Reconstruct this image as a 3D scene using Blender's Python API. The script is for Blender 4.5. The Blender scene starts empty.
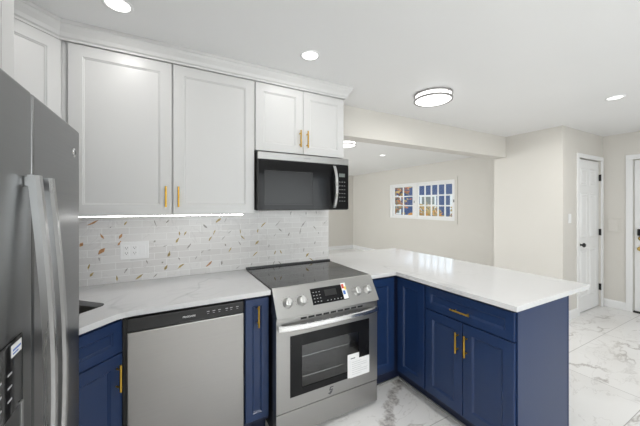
import bpy, bmesh, math, random
from mathutils import Vector, Matrix
from mathutils.geometry import tessellate_polygon
random.seed(7)
C = bpy.context.scene.collection
PI = math.pi
# ---------------------------------------------------------------- camera, world, light
cam_d = bpy.data.cameras.new('camera'); cam = bpy.data.objects.new('camera', cam_d); C.objects.link(cam)
cam.location = (-0.567, -2.340, 1.438)
cam.rotation_euler = (PI/2, 0, math.radians(61.67-90))
cam_d.sensor_width = 36; cam_d.lens = 285/640*36; cam_d.shift_y = -7.9/640; cam_d.clip_start = .02
bpy.context.scene.camera = cam
vs = bpy.context.scene.view_settings
vs.view_transform = 'Standard'; vs.look = 'None'; vs.gamma = 1; vs.use_curve_mapping = False; vs.exposure = -0.17
w = bpy.data.worlds.new('sky'); bpy.context.scene.world = w; w.use_nodes = True
nt = w.node_tree; bg = nt.nodes['Background']; bg.inputs[0].default_value = (.82, .90, 1, 1); bg.inputs[1].default_value = 2.6
def sun(rot, e, col=(1, .95, .88)):
    d = bpy.data.lights.new('sun', 'SUN'); d.energy = e; d.angle = .01; d.color = col
    o = bpy.data.objects.new('sun', d); C.objects.link(o); o.rotation_euler = rot
sun((math.radians(55), 0, math.radians(60)), 1.5)
def area(name, loc, rot, sx, sy, e, col=(1, 1, 1), shape='RECTANGLE'):
    d = bpy.data.lights.new(name, 'AREA'); d.shape = shape; d.size = sx
    if shape == 'RECTANGLE': d.size_y = sy
    d.energy = e; d.color = col
    o = bpy.data.objects.new(name, d); C.objects.link(o); o.location = loc; o.rotation_euler = rot
    return o
# added area lights for daylight through the added, unseen windows
area('added_daylight_front', (1.3, -4.9, 1.45), (PI/2+.42, 0, 0), 3.4, 1.5, 62, (1, .965, .92))
area('added_daylight_left', (-2.05, 3.4, 1.5), (PI/2, 0, -PI/2+.3), 2.4, 1.5, 185, (1, .985, .96))
area('added_daylight_side', (-2.05, -3.6, 1.5), (PI/2+.4, 0, -PI/2), 1.4, 1.3, 92, (1, .965, .92))

# ---------------------------------------------------------------- materials
def mat(name, col, rough=.5, metal=0., spec=.5, coat=0.):
    m = bpy.data.materials.new(name); m.use_nodes = True
    b = m.node_tree.nodes['Principled BSDF']
    b.inputs['Base Color'].default_value = (*col, 1); b.inputs['Roughness'].default_value = rough
    b.inputs['Metallic'].default_value = metal; b.inputs['Specular IOR Level'].default_value = spec
    b.inputs['Coat Weight'].default_value = coat
    return m
class N:
    def __init__(s, m): s.t = m.node_tree; s.b = s.t.nodes['Principled BSDF']
    def n(s, ty, **k):
        x = s.t.nodes.new(ty)
        for a, v in k.items(): setattr(x, a, v)
        return x
    def l(s, a, b): s.t.links.new(a, b)
    def math(s, op, a, b=None, c=None):
        x = s.n('ShaderNodeMath', operation=op)
        for i, v in enumerate((a, b, c)):
            if v is None: continue
            if isinstance(v, (int, float)): x.inputs[i].default_value = v
            else: s.l(v, x.inputs[i])
        return x.outputs[0]
    def mix(s, f, a, b):
        x = s.n('ShaderNodeMix', data_type='RGBA')
        for i, v in ((0, f), (6, a), (7, b)):
            if isinstance(v, (int, float)): x.inputs[i].default_value = v
            elif isinstance(v, tuple): x.inputs[i].default_value = (*v, 1)
            else: s.l(v, x.inputs[i])
        return x.outputs[2]
    def coord(s): return s.n('ShaderNodeTexCoord').outputs['Object']
    def mapping(s, v, scale=(1, 1, 1), rot=(0, 0, 0), loc=(0, 0, 0)):
        x = s.n('ShaderNodeMapping'); s.l(v, x.inputs[0])
        x.inputs['Scale'].default_value = scale; x.inputs['Rotation'].default_value = rot; x.inputs['Location'].default_value = loc
        return x.outputs[0]
    def noise(s, v, sc, det=4, rough=.5, dist=0.):
        x = s.n('ShaderNodeTexNoise'); s.l(v, x.inputs['Vector']); x.inputs['Scale'].default_value = sc
        x.inputs['Detail'].default_value = det; x.inputs['Roughness'].default_value = rough; x.inputs['Distortion'].default_value = dist
        return x.outputs['Fac']
    def ramp(s, f, stops):
        x = s.n('ShaderNodeValToRGB'); s.l(f, x.inputs[0]); e = x.color_ramp.elements
        while len(e) < len(stops): e.new(.5)
        for i, (p, c) in enumerate(stops): e[i].position = p; e[i].color = (c, c, c, 1) if not isinstance(c, tuple) else (*c, 1)
        return x.outputs[0]
    def vein(s, v, sc, width, det=3, dist=1.0):
        n = s.noise(v, sc, det, .55, dist)
        d = s.math('ABSOLUTE', s.math('SUBTRACT', n, .5))
        return s.ramp(d, [(0, 1.), (width, 0.)])
    def bump(s, h, st, dist=.001):
        x = s.n('ShaderNodeBump'); s.l(h, x.inputs['Height']); x.inputs['Strength'].default_value = st; x.inputs['Distance'].default_value = dist
        s.l(x.outputs[0], s.b.inputs['Normal'])
def paint(name, col, rough=.5, sc=60, st=.08, **k):
    m = mat(name, col, rough, **k); n = N(m); v = n.coord()
    f = n.noise(v, sc, 3); n.bump(f, st)
    g = n.noise(v, 1.5, 2); n.l(n.mix(g, tuple(c*.98 for c in col), tuple(min(1, c*1.02) for c in col)), n.b.inputs['Base Color'])
    return m
def brushed(name, col, rough, scale, dev=.06):
    m = mat(name, col, rough, 1.0); n = N(m); v = n.mapping(n.coord(), scale)
    f = n.noise(v, 1, 3)
    n.l(n.math('MULTIPLY_ADD', f, dev*2, rough-dev), n.b.inputs['Roughness'])
    n.l(n.mix(f, tuple(c*.96 for c in col), tuple(min(1, c*1.04) for c in col)), n.b.inputs['Base Color'])
    return m
def emit(name, col, e):
    m = mat(name, (.8, .8, .8)); b = m.node_tree.nodes['Principled BSDF']
    b.inputs['Emission Color'].default_value = (*col, 1); b.inputs['Emission Strength'].default_value = e
    return m
M = {}
M['wall'] = paint('wall_paint', (.645, .62, .578), .6)
M['ceiling'] = paint('ceiling_paint', (.86, .86, .86), .45)
M['trim'] = paint('white_trim_paint', (.80, .80, .80), .35)
M['white'] = paint('white_cabinet_paint', (.645, .64, .635), .34, 90, .03)
M['blue'] = paint('blue_cabinet_paint', (.009, .028, .092), .33, 90, .04)
M['blueshade'] = mat('blue_carcass_shaded', (.006, .012, .04), .5)  # darker copy of the blue, putting door-gap shade into the carcass colour
M['gold'] = brushed('brushed_gold', (.64, .39, .06), .28, (40, 40, 8))
M['steel'] = brushed('stainless_steel', (.40, .395, .385), .31, (3, 3, 260))
M['steelv'] = brushed('stainless_steel_vertical_grain', (.38, .37, .36), .33, (3, 3, 200))
M['fridge'] = brushed('dark_stainless', (.205, .207, .208), .30, (2, 2, 160), .04)
M['fridgeh'] = brushed('fridge_handle_steel', (.40, .40, .40), .28, (60, 60, 3), .02)
M['black'] = mat('black_plastic', (.012, .012, .013), .35)
M['blackglass'] = mat('black_glass', (.008, .008, .009), .09, spec=.22)
M['mesh'] = mat('microwave_window_mesh', (.014, .014, .015), .22, spec=.3)
M['cooktop'] = mat('ceramic_cooktop_glass', (.02, .02, .021), .05, spec=.7)
M['burner'] = mat('burner_marking', (.06, .06, .06), .15)
M['greyplastic'] = mat('grey_plastic', (.25, .25, .25), .4)
M['chrome'] = mat('polished_steel', (.75, .75, .75), .15, 1)
M['satin'] = mat('satin_steel', (.62, .62, .61), .38, .9)
M['nickel'] = mat('brushed_nickel', (.30, .29, .285), .4, .3)
M['iron'] = mat('dark_metal', (.03, .03, .03), .35, .6)
M['brass'] = mat('brass', (.75, .53, .18), .22, 1)
M['plate'] = mat('white_plastic', (.80, .80, .80), .3)
M['slot'] = mat('outlet_slot', (.05, .05, .05), .5)
M['paper'] = mat('white_paper', (.82, .82, .82), .7)
M['ink'] = mat('printed_ink', (.10, .10, .11), .6)
M['greyink'] = mat('grey_print', (.45, .45, .46), .6)
M['whiteink'] = mat('white_print', (.7, .7, .7), .5)
M['ovengrey'] = mat('oven_enamel', (.16, .165, .17), .4)
M['lcd'] = mat('display_panel', (.16, .18, .17), .3)
M['red'] = mat('red_print', (.6, .08, .05), .5)
M['bluep'] = mat('blue_print', (.05, .15, .5), .5)
M['yellow'] = mat('yellow_print', (.8, .6, .05), .5)
M['lamp'] = emit('lamp_diffuser', (1, .99, .97), 2.2)
M['led'] = emit('led_strip', (1, .99, .97), 14)
M['greytrim'] = mat('grey_caulk', (.33, .33, .33), .5)
# glass
def glassmat(name, tint, f):
    m = bpy.data.materials.new(name); m.use_nodes = True; t = m.node_tree; t.nodes.clear()
    o = t.nodes.new('ShaderNodeOutputMaterial'); tr = t.nodes.new('ShaderNodeBsdfTransparent'); g = t.nodes.new('ShaderNodeBsdfGlossy')
    tr.inputs[0].default_value = (*tint, 1); g.inputs['Roughness'].default_value = .03
    mx = t.nodes.new('ShaderNodeMixShader'); mx.inputs[0].default_value = f
    t.links.new(tr.outputs[0], mx.inputs[1]); t.links.new(g.outputs[0], mx.inputs[2]); t.links.new(mx.outputs[0], o.inputs[0])
    return m
M['pane'] = glassmat('window_glass', (.95, .97, .97), .05)
M['ovenpane'] = glassmat('oven_glass', (.62, .62, .62), .07)
# quartz
m = mat('white_quartz', (.74, .74, .74), .10, spec=.5); n = N(m); v = n.coord()
big = n.vein(n.mapping(v, (1, .55, 1), (0, 0, .5), (2.3, .7, 0)), 1.1, .012, 3, .7)
big2 = n.vein(n.mapping(v, (.6, 1, 1), (0, 0, -.3), (5.1, 2.2, 0)), 1.5, .007, 3, .6)
msk = n.ramp(n.noise(v, 1.8, 2), [(.42, 0.), (.6, 1.)])
f = n.math('MULTIPLY', n.math('ADD', n.math('MULTIPLY', big, .45), n.math('MULTIPLY', big2, .3)), msk)
n.l(n.mix(f, (.66, .66, .665), (.40, .40, .41)), n.b.inputs['Base Color']); M['quartz'] = m
# floor tile
m = mat('polished_marble_tile', (.8, .8, .8), .09, spec=.5); n = N(m); v = n.coord()
sx = n.n('ShaderNodeSeparateXYZ'); n.l(v, sx.inputs[0]); X, Y = sx.outputs[0], sx.outputs[1]
def grout(c, off, per, wd):
    fr = n.math('FRACT', n.math('DIVIDE', n.math('SUBTRACT', c, off-100*per), per))
    d = n.math('MINIMUM', fr, n.math('SUBTRACT', 1, fr))
    return n.math('LESS_THAN', d, wd/per)
gr = n.math('MAXIMUM', grout(X, 2.54, 1.2, .0022), grout(Y, -1.046, .6, .0022))
def tid(c, off, per): return n.math('FLOOR', n.math('DIVIDE', n.math('SUBTRACT', c, off), per))
cb = n.n('ShaderNodeCombineXYZ')
n.l(n.math('MULTIPLY', tid(X, 2.54, 1.2), 3.7), cb.inputs[0]); n.l(n.math('MULTIPLY', tid(Y, -1.046, .6), 5.3), cb.inputs[1])
va = n.n('ShaderNodeVectorMath', operation='ADD'); n.l(v, va.inputs[0]); n.l(cb.outputs[0], va.inputs[1]); tv = va.outputs[0]
rv = n.mapping(tv, (1, 1.7, 1), (0, 0, .75))
v1 = n.vein(rv, 1.3, .022, 6, .5); v2 = n.vein(n.mapping(tv, (1, 1.6, 1), (0, 0, -.5), (3, 1, 0)), 2.4, .010, 6, .6)
cloud = n.ramp(n.noise(tv, 2.2, 4), [(.45, 0.), (.72, 1.)])
mask = n.ramp(n.noise(tv, 1.7, 3), [(.46, 0.), (.58, 1.)])
col = n.mix(n.math('MULTIPLY', cloud, .22), (.80, .79, .78), (.55, .53, .51))
col = n.mix(n.math('MULTIPLY', n.math('MULTIPLY', v1, mask), .65), col, (.28, .25, .23))
col = n.mix(n.math('MULTIPLY', v2, .28), col, (.35, .32, .30))
# broad brown-grey vein in the tile by the range
wob = n.math('MULTIPLY', n.math('SUBTRACT', n.noise(v, 9, 5, .6), .5), .22)
ln = n.math('ADD', n.math('SUBTRACT', n.math('MULTIPLY', n.math('SUBTRACT', X, 1.0), .645), n.math('MULTIPLY', n.math('ADD', Y, .66), .763)), wob)
band = n.ramp(n.math('ABSOLUTE', ln), [(0, 1.), (.030, .85), (.052, 0.)])
bm_ = n.math('MULTIPLY', band, n.math('MULTIPLY', n.math('LESS_THAN', X, 1.34), n.math('LESS_THAN', n.math('ABSOLUTE', n.math('SUBTRACT', X, .85)), .34)))
tone = n.mix(n.ramp(n.noise(v, 26, 5, .7), [(.38, 0.), (.62, 1.)]), (.13, .11, .10), (.66, .63, .60))
col = n.mix(n.math('MULTIPLY', bm_, .75), col, tone)
col = n.mix(gr, col, (.42, .41, .40))
n.l(col, n.b.inputs['Base Color']); n.bump(n.math('SUBTRACT', 1, gr), .25, .001); M['floor'] = m
# backsplash subway tile
m = mat('marble_subway_tile', (.7, .7, .7), .18, spec=.5); n = N(m); v = n.coord()
sx = n.n('ShaderNodeSeparateXYZ'); n.l(v, sx.inputs[0]); cb = n.n('ShaderNodeCombineXYZ'); n.l(sx.outputs[0], cb.inputs[0]); n.l(sx.outputs[2], cb.inputs[1])
mp = n.mapping(cb.outputs[0], (1, 1, 1), (0, 0, 0), (.04, -.914, 0))
br = n.n('ShaderNodeTexBrick'); n.l(mp, br.inputs['Vector']); br.inputs['Scale'].default_value = 1
br.inputs['Brick Width'].default_value = .150; br.inputs['Row Height'].default_value = .0464; br.inputs['Mortar Size'].default_value = .0016
br.inputs['Mortar Smooth'].default_value = .1; br.inputs['Bias'].default_value = 0
br.inputs['Color1'].default_value = (.655, .64, .63, 1); br.inputs['Color2'].default_value = (.72, .71, .70, 1); br.inputs['Mortar'].default_value = (.80, .80, .79, 1)
vv = n.vein(n.mapping(cb.outputs[0], (1, 1, 1), (0, 0, .8)), 5, .012, 4, .8)
n.l(n.mix(n.math('MULTIPLY', vv, .25), br.outputs['Color'], (.45, .44, .44)), n.b.inputs['Base Color'])
n.bump(n.math('SUBTRACT', 1, br.outputs['Fac']), .35, .0008); M['tile'] = m
for k, c in (('fleck0', (.30, .15, .06)), ('fleck1', (.27, .20, .07)), ('fleck2', (.21, .20, .185))):
    m = mat('marble_'+k, c, .35); n = N(m); v = n.coord()
    n.l(n.mix(n.ramp(n.noise(v, 90, 3), [(.4, 0.), (.6, 1.)]), c, tuple(min(1, x*1.7+.03) for x in c)), n.b.inputs['Base Color']); M[k] = m

# ---------------------------------------------------------------- mesh helpers
def B(bm, x0, x1, y0, y1, z0, z1, bev=0., mi=0, seg=2):
    r = bmesh.ops.create_cube(bm, size=1); vs_ = r['verts']
    for q in vs_:
        q.co = Vector(((x0+x1)/2+q.co.x*(x1-x0), (y0+y1)/2+q.co.y*(y1-y0), (z0+z1)/2+q.co.z*(z1-z0)))
    fs = {f for q in vs_ for f in q.link_faces}
    for f in fs: f.material_index = mi
    if bev > 0:
        es = list({e for q in vs_ for e in q.link_edges})
        r = bmesh.ops.bevel(bm, geom=es, offset=bev, segments=seg, affect='EDGES', profile=.6)
        for f in r['faces']: f.material_index = mi
def cyl(bm, p0, p1, r0, r1=None, seg=16, mi=0):
    p0, p1 = Vector(p0), Vector(p1); r1 = r0 if r1 is None else r1
    d = p1-p0; q = d.to_track_quat('Z', 'Y').to_matrix().to_4x4()
    r = bmesh.ops.create_cone(bm, cap_ends=True, cap_tris=False, segments=seg, radius1=r0, radius2=r1, depth=d.length, matrix=Matrix.Translation((p0+p1)/2) @ q)
    for f in {f for v_ in r['verts'] for f in v_.link_faces}: f.material_index = mi
def lathe(bm, prof, base, axis=(0, 0, 1), seg=32, mi=0):
    q = Vector(axis).to_track_quat('Z', 'Y').to_matrix(); base = Vector(base); rings = []
    for r, z in prof:
        rings.append([bm.verts.new(base+q @ Vector((max(r, 1e-5)*math.cos(2*PI*i/seg), max(r, 1e-5)*math.sin(2*PI*i/seg), z))) for i in range(seg)])
    for a, b in zip(rings, rings[1:]):
        for i in range(seg):
            f = bm.faces.new((a[i], a[(i+1) % seg], b[(i+1) % seg], b[i])); f.material_index = mi; f.smooth = True
def slab(bm, outer, holes, z0, z1, mi=0):
    loops = [outer]+holes
    tris = tessellate_polygon([[Vector((x, y, 0)) for x, y in l] for l in loops])
    flat = [p for l in loops for p in l]
    t = [bm.verts.new((x, y, z1)) for x, y in flat]; b = [bm.verts.new((x, y, z0)) for x, y in flat]
    for a in tris:
        bm.faces.new([t[i] for i in a]); bm.faces.new([b[i] for i in reversed(a)])
    k = 0
    for l in loops:
        for i in range(len(l)):
            j = (i+1) % len(l); bm.faces.new((b[k+i], b[k+j], t[k+j], t[k+i]))
        k += len(l)
    bmesh.ops.recalc_face_normals(bm, faces=bm.faces[:])
def sweep(bm, prof, path, closed_prof=True, mi=0, smooth=False):
    """path: list of (point, side vector, up vector)"""
    rings = [[bm.verts.new(Vector(p)+Vector(s)*a+Vector(u)*b) for a, b in prof] for p, s, u in path]
    nn = len(prof)
    for a, b in zip(rings, rings[1:]):
        for i in range(nn if closed_prof else nn-1):
            f = bm.faces.new((a[i], a[(i+1) % nn], b[(i+1) % nn], b[i])); f.material_index = mi; f.smooth = smooth
    if closed_prof:
        bm.faces.new(rings[0][::-1]).material_index = mi; bm.faces.new(rings[-1]).material_index = mi
def obj(name, bm, m, parent=None, smooth=False):
    bmesh.ops.recalc_face_normals(bm, faces=bm.faces[:])
    me = bpy.data.meshes.new(name); bm.to_mesh(me); bm.free()
    for x in (m if isinstance(m, (list, tuple)) else [m]): me.materials.append(M[x] if isinstance(x, str) else x)
    if smooth:
        for p in me.polygons: p.use_smooth = True
    o = bpy.data.objects.new(name, me); C.objects.link(o)
    if parent: o.parent = parent
    return o
def tag(o, label, cat, group=None):
    o['label'] = label; o['category'] = cat
    if group: o['group'] = group
    return o
def pieces(name, boxes, m, parent):
    for b_ in boxes:
        bm = nb(); B(bm, *b_); obj(name, bm, m, parent)
def thing(name, label, cat, loc=(0, 0, 0), rz=0, group=None):
    o = bpy.data.objects.new(name, None); C.objects.link(o); o.empty_display_size = .1
    o.location = loc; o.rotation_euler = (0, 0, rz); return tag(o, label, cat, group)
def struct(name, bm, m, parent=None, smooth=False):
    o = obj(name, bm, m, parent, smooth)
    o['kind'] = 'structure'
    return o
def nb(): return bmesh.new()
def text(name, s, size, m, parent, loc, rot, ext=.0003, bold=False):
    """lettering turned into a mesh"""
    cu = bpy.data.curves.new(name, 'FONT'); cu.body = s; cu.size = size; cu.extrude = ext; cu.align_x = 'CENTER'; cu.align_y = 'CENTER'
    if bold: cu.offset = size*.02
    t = bpy.data.objects.new(name, cu); C.objects.link(t)
    dg = bpy.context.evaluated_depsgraph_get(); me = bpy.data.meshes.new_from_object(t.evaluated_get(dg)); bpy.data.objects.remove(t)
    me.materials.clear(); me.materials.append(M[m])
    o = bpy.data.objects.new(name, me); C.objects.link(o); o.parent = parent; o.location = loc; o.rotation_euler = rot
    return o
FR = (PI/2, 0, 0)
# ---------------------------------------------------------------- room shell
XL, XR, YF, YB, H = -1.68, 4.95, -4.6, 5.55, 2.418
WX, WT = .781, .166
bm = nb(); B(bm, XL-.15, XR+.15, YF-.15, YB+.15, -.12, 0); struct('floor', bm, 'floor')
bm = nb(); B(bm, XL-.15, XR+.15, YF-.15, YB+.15, H, H+.12); struct('ceiling', bm, 'ceiling')
def wall_open(bm, axis, a0, a1, c0, c1, holes):
    """wall spanning a0..a1, thickness c0..c1, rectangular holes (s0,s1,z0,z1)"""
    def bx(s0, s1, z0, z1):
        if s1-s0 < 1e-4 or z1-z0 < 1e-4: return
        if axis == 'y': B(bm, c0, c1, s0, s1, z0, z1)
        else: B(bm, s0, s1, c0, c1, z0, z1)
    cur = a0
    for s0, s1, z0, z1 in sorted(holes):
        bx(cur, s0, 0, H); bx(s0, s1, 0, z0); bx(s0, s1, z1, H); cur = s1
    bx(cur, a1, 0, H)
bm = nb(); wall_open(bm, 'y', YF-.15, YB+.15, XR, XR+.16, [(1.72, 3.76, 1.09, 2.0), (-1.93, -.965, 0, 2.05)]); struct('wall_right', bm, 'wall')
bm = nb(); wall_open(bm, 'y', YF-.15, YB+.15, XL-.15, XL, [(2.2, 4.6, .8, 2.2), (-4.3, -2.9, .85, 2.15)]); struct('wall_left', bm, 'wall')
bm = nb(); wall_open(bm, 'x', XL, XR, YF-.15, YF, [(-.4, 3.0, .75, 2.2)]); struct('wall_front', bm, 'wall')
bm = nb(); B(bm, XL, XR, YB, YB+.15, 0, H); struct('wall_far', bm, 'wall')
bm = nb(); B(bm, XL, WX, 0, WT, 0, H); B(bm, WX, 3.73, 0, WT, 2.12, H); struct('wall_back', bm, 'wall')
CX0, CY = 3.73, -.67
bm = nb()
B(bm, CX0, CX0+.1, CY+.1, WT-.06, 0, H)
wall_open(bm, 'x', CX0, XR, CY, CY+.1, [(4.155, 4.86, 0, 2.06)])
B(bm, CX0, XR, WT-.06, WT, 0, H); struct('wall_closet', bm, 'wall')
# added windows out of view, put in to let daylight in: frame and pane
def added_window(name, axis, s0, s1, z0, z1, c):
    bm = nb(); f = .05
    def bx(a, b, p, q):
        if axis == 'y': B(bm, c-.03, c+.03, a, b, p, q, .003)
        else: B(bm, a, b, c-.03, c+.03, p, q, .003)
    bx(s0, s1, z0, z0+f); bx(s0, s1, z1-f, z1); bx(s0, s0+f, z0+f, z1-f); bx(s1-f, s1, z0+f, z1-f); mid = (s0+s1)/2; bx(mid-.025, mid+.025, z0+f, z1-f)
    o = struct(name, bm, 'trim')
    bm = nb()
    if axis == 'y': B(bm, c-.003, c+.003, s0+f, s1-f, z0+f, z1-f)
    else: B(bm, s0+f, s1-f, c-.003, c+.003, z0+f, z1-f)
    obj('pane', bm, 'pane', o)
added_window('added_window_2', 'x', -.4, 3.0, .75, 2.2, YF-.08)
added_window('added_window_3', 'y', 2.2, 4.6, .8, 2.2, XL-.08)
added_window('added_window_4', 'y', -4.3, -2.9, .85, 2.15, XL-.08)
# window_1 in the right wall of the far room
y0, y1, z0, z1 = 1.72, 3.76, 1.09, 2.0
bm = nb(); xc = XR+.03
for a in ((y0, y1, z0, z0+.055), (y0, y1, z1-.055, z1), (y0, y0+.045, z0+.055, z1-.055), (y1-.10, y1, z0+.055, z1-.055), (2.78, 2.93, z0+.055, z1-.055)):
    B(bm, xc-.03, xc+.05, *a, .004)
win = struct('window_1', bm, 'trim')
def sash(ya, yb, za, zb, cols, rows, dx):
    bm = nb(); s = .035; x0 = xc+dx
    B(bm, x0-.012, x0+.012, ya, yb, za, za+s, .003); B(bm, x0-.012, x0+.012, ya, yb, zb-s, zb, .003)
    B(bm, x0-.012, x0+.012, ya, ya+s, za+s, zb-s, .003); B(bm, x0-.012, x0+.012, yb-s, yb, za+s, zb-s, .003)
    for i in range(1, cols):
        yy = ya+s+(yb-ya-2*s)*i/cols; B(bm, x0-.008, x0+.008, yy-.016, yy+.016, za+s, zb-s)
    for i in range(1, rows):
        zz = za+s+(zb-za-2*s)*i/rows; B(bm, x0-.0085, x0+.0085, ya+s, yb-s, zz-.014, zz+.014)
    o = obj('sash', bm, 'trim', win)
    bm = nb(); B(bm, x0-.002, x0+.002, ya+s, yb-s, za+s, zb-s); obj('pane', bm, 'pane', o)
sash(2.93, 3.66, z0+.055, z1-.055, 2, 3, .02)
sash(y0+.045, 2.78, z0+.055, z1-.055, 5, 3, .0)
bm = nb(); B(bm, xc-.035, xc-.012, 1.735, 1.755, 1.50, 1.56, .003); obj('window_lock', bm, 'iron', win)
bm = nb(); B(bm, xc-.04, xc-.03, 2.86, 2.88, 1.49, 1.55, .003); obj('window_lock', bm, 'greyplastic', win)
bm = nb()
for a in ((y0-.07, y1+.07, z0-.07, z0), (y0-.07, y1+.07, z1, z1+.07), (y0-.07, y0, z0, z1), (y1, y1+.07, z0, z1)): B(bm, XR-.012, XR, *a, .002)
tr = struct('trim_1', bm, 'wall')
# closet door
bm = nb(); B(bm, 4.165, 4.85, CY+.02, CY+.055, .012, 2.05, .002)
dr = struct('door_1', bm, 'trim')
def panels(xs, zs, yf, d, parent, axis='x', sgn=-1):
    for xa, xb in xs:
        for za, zb in zs:
            bm = nb()
            # raised panel with a moulded edge; arch on top like a colonial door
            prof = [(0, .0), (.012, -.006), (.03, -.006), (.055, .003)]
            pts = []
            def loop(ins, h):
                a, b, p, q = xa+ins, xb-ins, za+ins, zb-ins; L = [(a, p), (b, p), (b, q), (a, q)]
                return [bm.verts.new((x, yf+sgn*h, z) if axis == 'x' else (yf+sgn*h, x, z)) for x, z in L]
            prev = None
            for ins, h in ((0, .0005), (.008, .006), (.02, .006), (.032, .001), (.05, .005)):
                r = loop(ins, h)
                if prev:
                    for i in range(4): bm.faces.new((prev[i], prev[(i+1) % 4], r[(i+1) % 4], r[i]))
                prev = r
            bm.faces.new(prev); obj('door_panel', bm, 'trim', parent)
panels([(4.255, 4.47), (4.545, 4.76)], [(.2, .85), (1.0, 1.6), (1.7, 1.93)], CY+.02, 0, dr)
bm = nb(); lathe(bm, [(.0, 0), (.032, 0), (.032, .006), (.012, .012), (.012, .035), (.027, .045), (.029, .058), (.020, .068), (0, .070)], (4.225, CY+.02, .915), (0, -1, 0), 24)
obj('door_knob', bm, 'iron', dr)
for z in (.28, 1.055, 1.825):
    bm = nb(); B(bm, 4.846, 4.858, CY-.002, CY+.018, z-.045, z+.045, .001); cyl(bm, (4.853, CY-.004, z-.047), (4.853, CY-.004, z+.047), .005); obj('hinge', bm, 'iron', dr)
bm = nb()
for a in ((4.10, 4.155, 0, 2.06), (4.86, 4.915, 0, 2.06), (4.10, 4.915, 2.06, 2.115)):
    B(bm, a[0], a[1], CY-.016, CY, a[2], a[3], .004)
struct('trim_2', bm, 'trim')
bm = nb(); B(bm, 4.157, 4.858, CY+.06, CY+.09, 0, 2.058); struct('trim_3', bm, 'trim')
# front door in the outer wall
bm = nb(); B(bm, XR+.03, XR+.075, -1.92, -.975, .02, 2.04, .002); fd = struct('door_2', bm, 'trim')
panels([(-1.82, -1.49), (-1.40, -1.07)], [(.2, .85), (1.0, 1.6), (1.7, 1.92)], XR+.03, 0, fd, 'y')
bm = nb(); lathe(bm, [(0, 0), (.034, 0), (.034, .008), (.024, .014), (.022, .022), (0, .022)], (XR+.03, -1.04, .995), (-1, 0, 0), 24); B(bm, XR-.012, XR+.008, -1.045, -1.035, .98, 1.01, .002); obj('deadbolt', bm, 'brass', fd)
bm = nb(); B(bm, XR-.005, XR+.03, -1.075, -1.005, 1.03, 1.12, .006); obj('keypad', bm, 'black', fd)
bm = nb(); lathe(bm, [(0, 0), (.034, 0), (.034, .006), (.013, .012), (.013, .035), (.028, .046), (.030, .060), (.02, .072), (0, .074)], (XR+.03, -1.04, .86), (-1, 0, 0), 24); obj('door_knob', bm, 'brass', fd)
bm = nb(); B(bm, XR, XR+.12, -1.93, -.965, 0, .018, .002); obj('threshold', bm, 'iron', fd)
bm = nb()
for a in ((-.965, -.90, 0, 2.05), (-1.995, -1.93, 0, 2.05), (-1.995, -.90, 2.05, 2.115)): B(bm, XR-.016, XR, *a, .004)
struct('trim_4', bm, 'trim')
# baseboards
def baseboard(name, p0, p1, nrm):
    bm = nb(); prof = [(0, 0), (.015, 0), (.015, .085), (.011, .098), (.006, .105), (0, .108)]
    sweep(bm, prof, [((*p0, 0), (*nrm, 0), (0, 0, 1)), ((*p1, 0), (*nrm, 0), (0, 0, 1))]); struct(name, bm, 'trim')
baseboard('baseboard_entry', (XR, -.90), (XR, CY), (-1, 0))
baseboard('baseboard_closet', (CX0, CY), (4.10, CY), (0, -1))
baseboard('baseboard_side', (CX0, CY), (CX0, WT), (-1, 0))
baseboard('baseboard_far', (XL, YB), (XR, YB), (0, -1))
baseboard('baseboard_right', (XR, WT), (XR, YB), (-1, 0))
baseboard('baseboard_front', (XL, YF), (XR, YF), (0, 1))
baseboard('baseboard_hall', (XR, YF), (XR, -1.995), (-1, 0))

# ---------------------------------------------------------------- cabinet builders (front faces local -y)
def door_mesh(x0, x1, z0, z1, yb, t=.02, fr=.058, mi=0):
    bm = nb(); yf = yb-t
    def loop(ins, y): return [bm.verts.new((x, y, z)) for x, z in ((x0+ins, z0+ins), (x1-ins, z0+ins), (x1-ins, z1-ins), (x0+ins, z1-ins))]
    L = [loop(0, yb), loop(0, yf+.0015), loop(.0015, yf), loop(fr, yf), loop(fr+.003, yf+.004), loop(fr+.006, yf+.0045), loop(fr+.010, yf+.009)]
    bm.faces.new(L[0][::-1])
    for a, b in zip(L, L[1:]):
        for i in range(4): bm.faces.new((a[i], a[(i+1) % 4], b[(i+1) % 4], b[i]))
    bm.faces.new(L[-1]); return bm
def pull(parent, x, z, yf, ln, vertical=True, th=.0055):
    bm = nb(); y = yf-.028
    if vertical:
        cyl(bm, (x, y, z-ln/2), (x, y, z+ln/2), th, seg=12)
        for s in (-1, 1): cyl(bm, (x, yf, z+s*ln*.33), (x, y, z+s*ln*.33), .0045, seg=10)
    else:
        cyl(bm, (x-ln/2, y, z), (x+ln/2, y, z), th, seg=12)
        for s in (-1, 1): cyl(bm, (x+s*ln*.33, yf, z), (x+s*ln*.33, y, z), .0045, seg=10)
    o = obj('handle', bm, 'gold', parent); o['label'] = 'gold bar pull'; return o
def body(parent, poly, z0, z1, m, name='body'):
    bm = nb(); slab(bm, poly, [], z0, z1); return obj(name, bm, m, parent)
def rect(x0, x1, y0, y1): return [(x0, y0), (x1, y0), (x1, y1), (x0, y1)]
DZ0, DZ1, DRZ = .130, .868, .707   # base door bottom, top; split drawer / door
# narrow base cabinet between dishwasher and range
nc = thing('base_cabinet', 'narrow navy blue base cabinet between the dishwasher and the range', 'cabinet', (-.155, -.61, 0))
body(nc, rect(0, .150, 0, .605), .10, .884, 'blueshade')
d = obj('door', door_mesh(.004, .147, DZ0, DZ1, 0, fr=.042), 'blue', nc); pull(d, .078, .765, -.02, .13)
bm = nb(); B(bm, 0, .150, .06, .08, 0, .10); obj('toe_kick', bm, 'blueshade', nc)
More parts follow.
